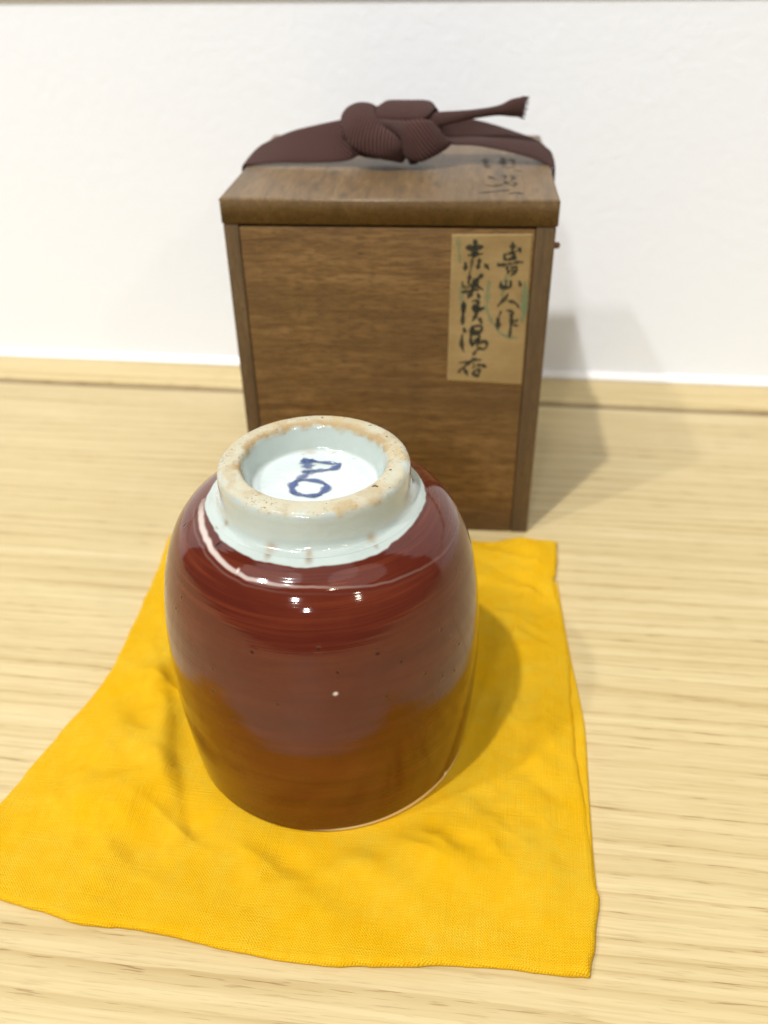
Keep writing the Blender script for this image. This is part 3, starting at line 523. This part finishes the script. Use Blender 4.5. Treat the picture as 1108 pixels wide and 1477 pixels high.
mk = strokes('painted_mark', MARK, lambda x, y, k: (x, y, 81.50 + .012 * math.hypot(x, y) * 0 + k * .6 + .18 * math.sin(2 * math.atan2(y, x) + .6) * (math.hypot(x, y) / 14) ** 2 * sm((14 - math.hypot(x, y)) / 3)), M_BLUE, cup, .55, wscale=2.3)

# ------------------------------------------------------------------ wooden box
BYAW = -0.09129; H1, H2, BD = 110.86, 118.51, 87.5
fl = Vector((0.05234 - .1 * math.cos(BYAW), 0.25648 - .1 * math.sin(BYAW), 0))
bx = empty('wooden_box', fl, BYAW)
tag(bx, 'aged brown wooden box with lid and handwritten paper label standing behind the cup', 'box')
def bpart(name, lo, hi, mat, bev=.35, parent=bx):
    return link(name, box_mesh(name, [c * MM for c in lo], [c * MM for c in hi], bev * MM, 3), mat, parent)
bpart('front_panel', (5.0, 0.0, .2), (93.7, 5, H1 - .9), M_FRONT, .3)
bpart('side_board', (.2, -.15, 0), (4.85, BD, H1 - .25), M_SIDE, .35)
bpart('side_board', (93.9, -.15, 0), (99.7, BD, H1 - .25), M_SIDE, .35)
bpart('back_panel', (5.0, BD - 5, .2), (93.7, BD - .1, H1 - .4), M_FRONT, .3)
bpart('bottom_board', (5.05, 5.1, .2), (93.65, BD - 5.1, 5), M_FRONT, .3)
# lid with softened, slightly worn edges
import bmesh
bm = bmesh.new(); bmesh.ops.create_cube(bm, size=1)
lo, hi = (-.25, -.35, H1), (100.25, BD + .3, H2)
for v in bm.verts: v.co = Vector([lo[i] + (v.co[i] + .5) * (hi[i] - lo[i]) for i in range(3)]) * MM
top_e = [e for e in bm.edges if all(v.co.z > (H2 - .1) * MM for v in e.verts)]
bmesh.ops.bevel(bm, geom=top_e, offset=1.0 * MM, segments=6, profile=.5, affect='EDGES')
vert_e = [e for e in bm.edges if abs(e.verts[0].co.z - e.verts[1].co.z) > 4 * MM]
bmesh.ops.bevel(bm, geom=vert_e, offset=.8 * MM, segments=3, profile=.5, affect='EDGES')
me = bpy.data.meshes.new('lid'); bm.to_mesh(me); bm.free()
for p in me.polygons: p.use_smooth = True
lid = link('lid', me, M_LID, bx)
mm_ = lid.modifiers.new('wn', 'WEIGHTED_NORMAL'); mm_.keep_sharp = True
lab_o = [(69.2, 108.25), (93.0, 108.7), (93.55, 59.3), (69.0, 60.2)]
# paper label: thin sheet with slightly ragged edges
nu, nv = 40, 70; V = []
for i in range(nu):
    for j in range(nv):
        u, v = i / (nu - 1), j / (nv - 1)
        a = Vector(lab_o[3]).lerp(Vector(lab_o[2]), u); b = Vector(lab_o[0]).lerp(Vector(lab_o[1]), u); p = a.lerp(b, v)
        if i in (0, nu - 1): p.x += .10 * noise.noise(Vector((j * .4, i, 0)))
        if j in (0, nv - 1): p.y += .10 * noise.noise(Vector((i * .4, j, 3)))
        V.append((p.x, -.10 - .02 * noise.noise(Vector((i * .2, j * .2, 0))), p.y))
nvt = len(V); Fs = grid_faces(nu, nv).tolist()
label = link('paper_label', mesh_py('paper_label', np.array(V) * MM, Fs, True), M_PAPER, bx)
so = label.modifiers.new('t', 'SOLIDIFY'); so.thickness = .08 * MM; so.offset = -1
label['label'] = 'aged tan paper label with handwritten black brush writing'
strokes('green_stain', GREEN, lambda x, y, k: (x, -.165 - k * .5, y), M_GREEN, label, .75)
strokes('ink_writing', INK_LABEL, lambda x, y, k: (x, -.20 - k * .5, y), M_INK, label, .5, wscale=1.08)
strokes('ink_writing', INK_LID, lambda x, y, k: (x, y, H2 + .02 + k * .5), M_INK_OLD, lid, .6, wscale=1.35)
# wooden peg on the right side
V = []; n = 14
for x, r in ((99.6, 1.0), (101.5, .95), (101.9, .6), (101.95, .02)):
    for i in range(n):
        a = 2 * math.pi * i / n; V.append((x, 6 + r * math.cos(a), 103.4 + r * math.sin(a)))
Fs = [[k * n + i, k * n + (i + 1) % n, (k + 1) * n + (i + 1) % n, (k + 1) * n + i] for k in range(3) for i in range(n)]
link('wooden_peg', mesh_py('wooden_peg', np.array(V) * MM, Fs, True), M_PEG, bx)

# ------------------------------------------------------------------ ribbon tied over the lid
rb = empty('ribbon', fl + Vector((0, 0, 0)), BYAW)
tag(rb, 'dark brown woven flat ribbon tied in a knot over the lid of the wooden box', 'ribbon')
def strip(name, A, B, bulge=.6, thick=.8, n=64, m=14, seedv=0):
    a, b = catmull(A, n), catmull(B, n); V = []
    T = np.gradient((a + b) / 2, axis=0); W = b - a; Nn = np.cross(T, W); Nn /= np.maximum(np.linalg.norm(Nn, axis=1)[:, None], 1e-9)
    cam_side = np.array([0, -.75, .65])
    Nn *= np.where((Nn @ cam_side) < 0, -1, 1)[:, None] if np.mean(Nn @ cam_side) == np.mean(np.abs(Nn @ cam_side)) else np.sign(np.mean(Nn @ cam_side))
    L_ = np.r_[0, np.cumsum(np.linalg.norm(np.diff((a + b) / 2, axis=0), axis=1))]; uv = []
    for side in (1, -1):
        for i in range(n):
            for j in range(m):
                s = j / (m - 1); p = a[i] + W[i] * s; e = math.sqrt(max(0, 1 - (2 * s - 1) ** 6)) * .8 + .2
                wob = .12 * noise.noise(Vector((i * .16 + seedv, s * 2.0, seedv)))
                p = p + Nn[i] * (bulge * (1 - (2 * s - 1) ** 2) + wob + side * thick * .5 * e)
                V.append(p); uv.append((s * 11.0, L_[i]))
    Fs = grid_faces(n, m).tolist(); o2 = n * m
    Fs += [[o2 + q for q in f[::-1]] for f in grid_faces(n, m).tolist()]
    for i in range(n - 1):
        Fs.append([i * m, o2 + i * m, o2 + (i + 1) * m, (i + 1) * m]); q = m - 1
        Fs.append([i * m + q, (i + 1) * m + q, o2 + (i + 1) * m + q, o2 + i * m + q])
    for j in range(m - 1):
        Fs.append([j, j + 1, o2 + j + 1, o2 + j]); q = (n - 1) * m
        Fs.append([q + j, o2 + q + j, o2 + q + j + 1, q + j + 1])
    return link(name, mesh_py(name, np.array(V) * MM, Fs, True, np.array(uv)), M_RIBBON, rb)
strip('strand', *RIB['strand_l'], bulge=.15, thick=.6)
strip('strand', *RIB['strand_r_back'], bulge=.2, seedv=2)
strip('strand', *RIB['strand_r_front'], bulge=.3, seedv=4)
strip('knot_loop', *RIB['core'], bulge=1.0, thick=2.0)  # unseen filler strip added inside the knot to block light leaks
strip('knot_loop', *RIB['k2'], bulge=.8, seedv=1)
strip('knot_loop', *RIB['k2b'], bulge=.8, seedv=5)
strip('knot_loop', *RIB['k1'], bulge=1.3, seedv=6)
strip('knot_loop', *RIB['k3'], bulge=1.2, seedv=8)
strip('knot_loop', *RIB['k4'], bulge=.6, seedv=9, n=20)
tail = strip('tail', *RIB['tail'], bulge=.9, thick=1.3, seedv=3)
# frayed threads at the tail end
V = []; Fs = []; rg = random.Random(3)
A0, B0 = np.array(RIB['tail'][0][-1]), np.array(RIB['tail'][1][-1])
for k in range(90):
    p = A0 + (B0 - A0) * rg.random() + np.array([-1.0, rg.uniform(-.5, .9), 0]); d = np.array([1, rg.uniform(-.4, .4), rg.uniform(-.45, .45)]); l = rg.uniform(1.2, 3.0); r = .12
    b = len(V)
    for q, rr in ((0, r), (.5, r), (1, r * .5)):
        c = p + d * l * q + np.array([0, 0, -.25 * q * q]);
        for ax in ((0, rr, 0), (0, -rr * .5, rr * .85), (0, -rr * .5, -rr * .85)): V.append(c + np.array(ax))
    for q in range(2):
        for i in range(3): Fs.append((b + q * 3 + i, b + q * 3 + (i + 1) % 3, b + q * 3 + 3 + (i + 1) % 3, b + q * 3 + 3 + i))
me = mesh_py('frayed_end', np.array(V) * MM, Fs, True, np.array(V)[:, :2])
fe = link('frayed_end', me, mat_plain('brown_thread', (.07, .032, .028), .9), tail)

scene.render.film_transparent = False
scene.render.engine = 'CYCLES'
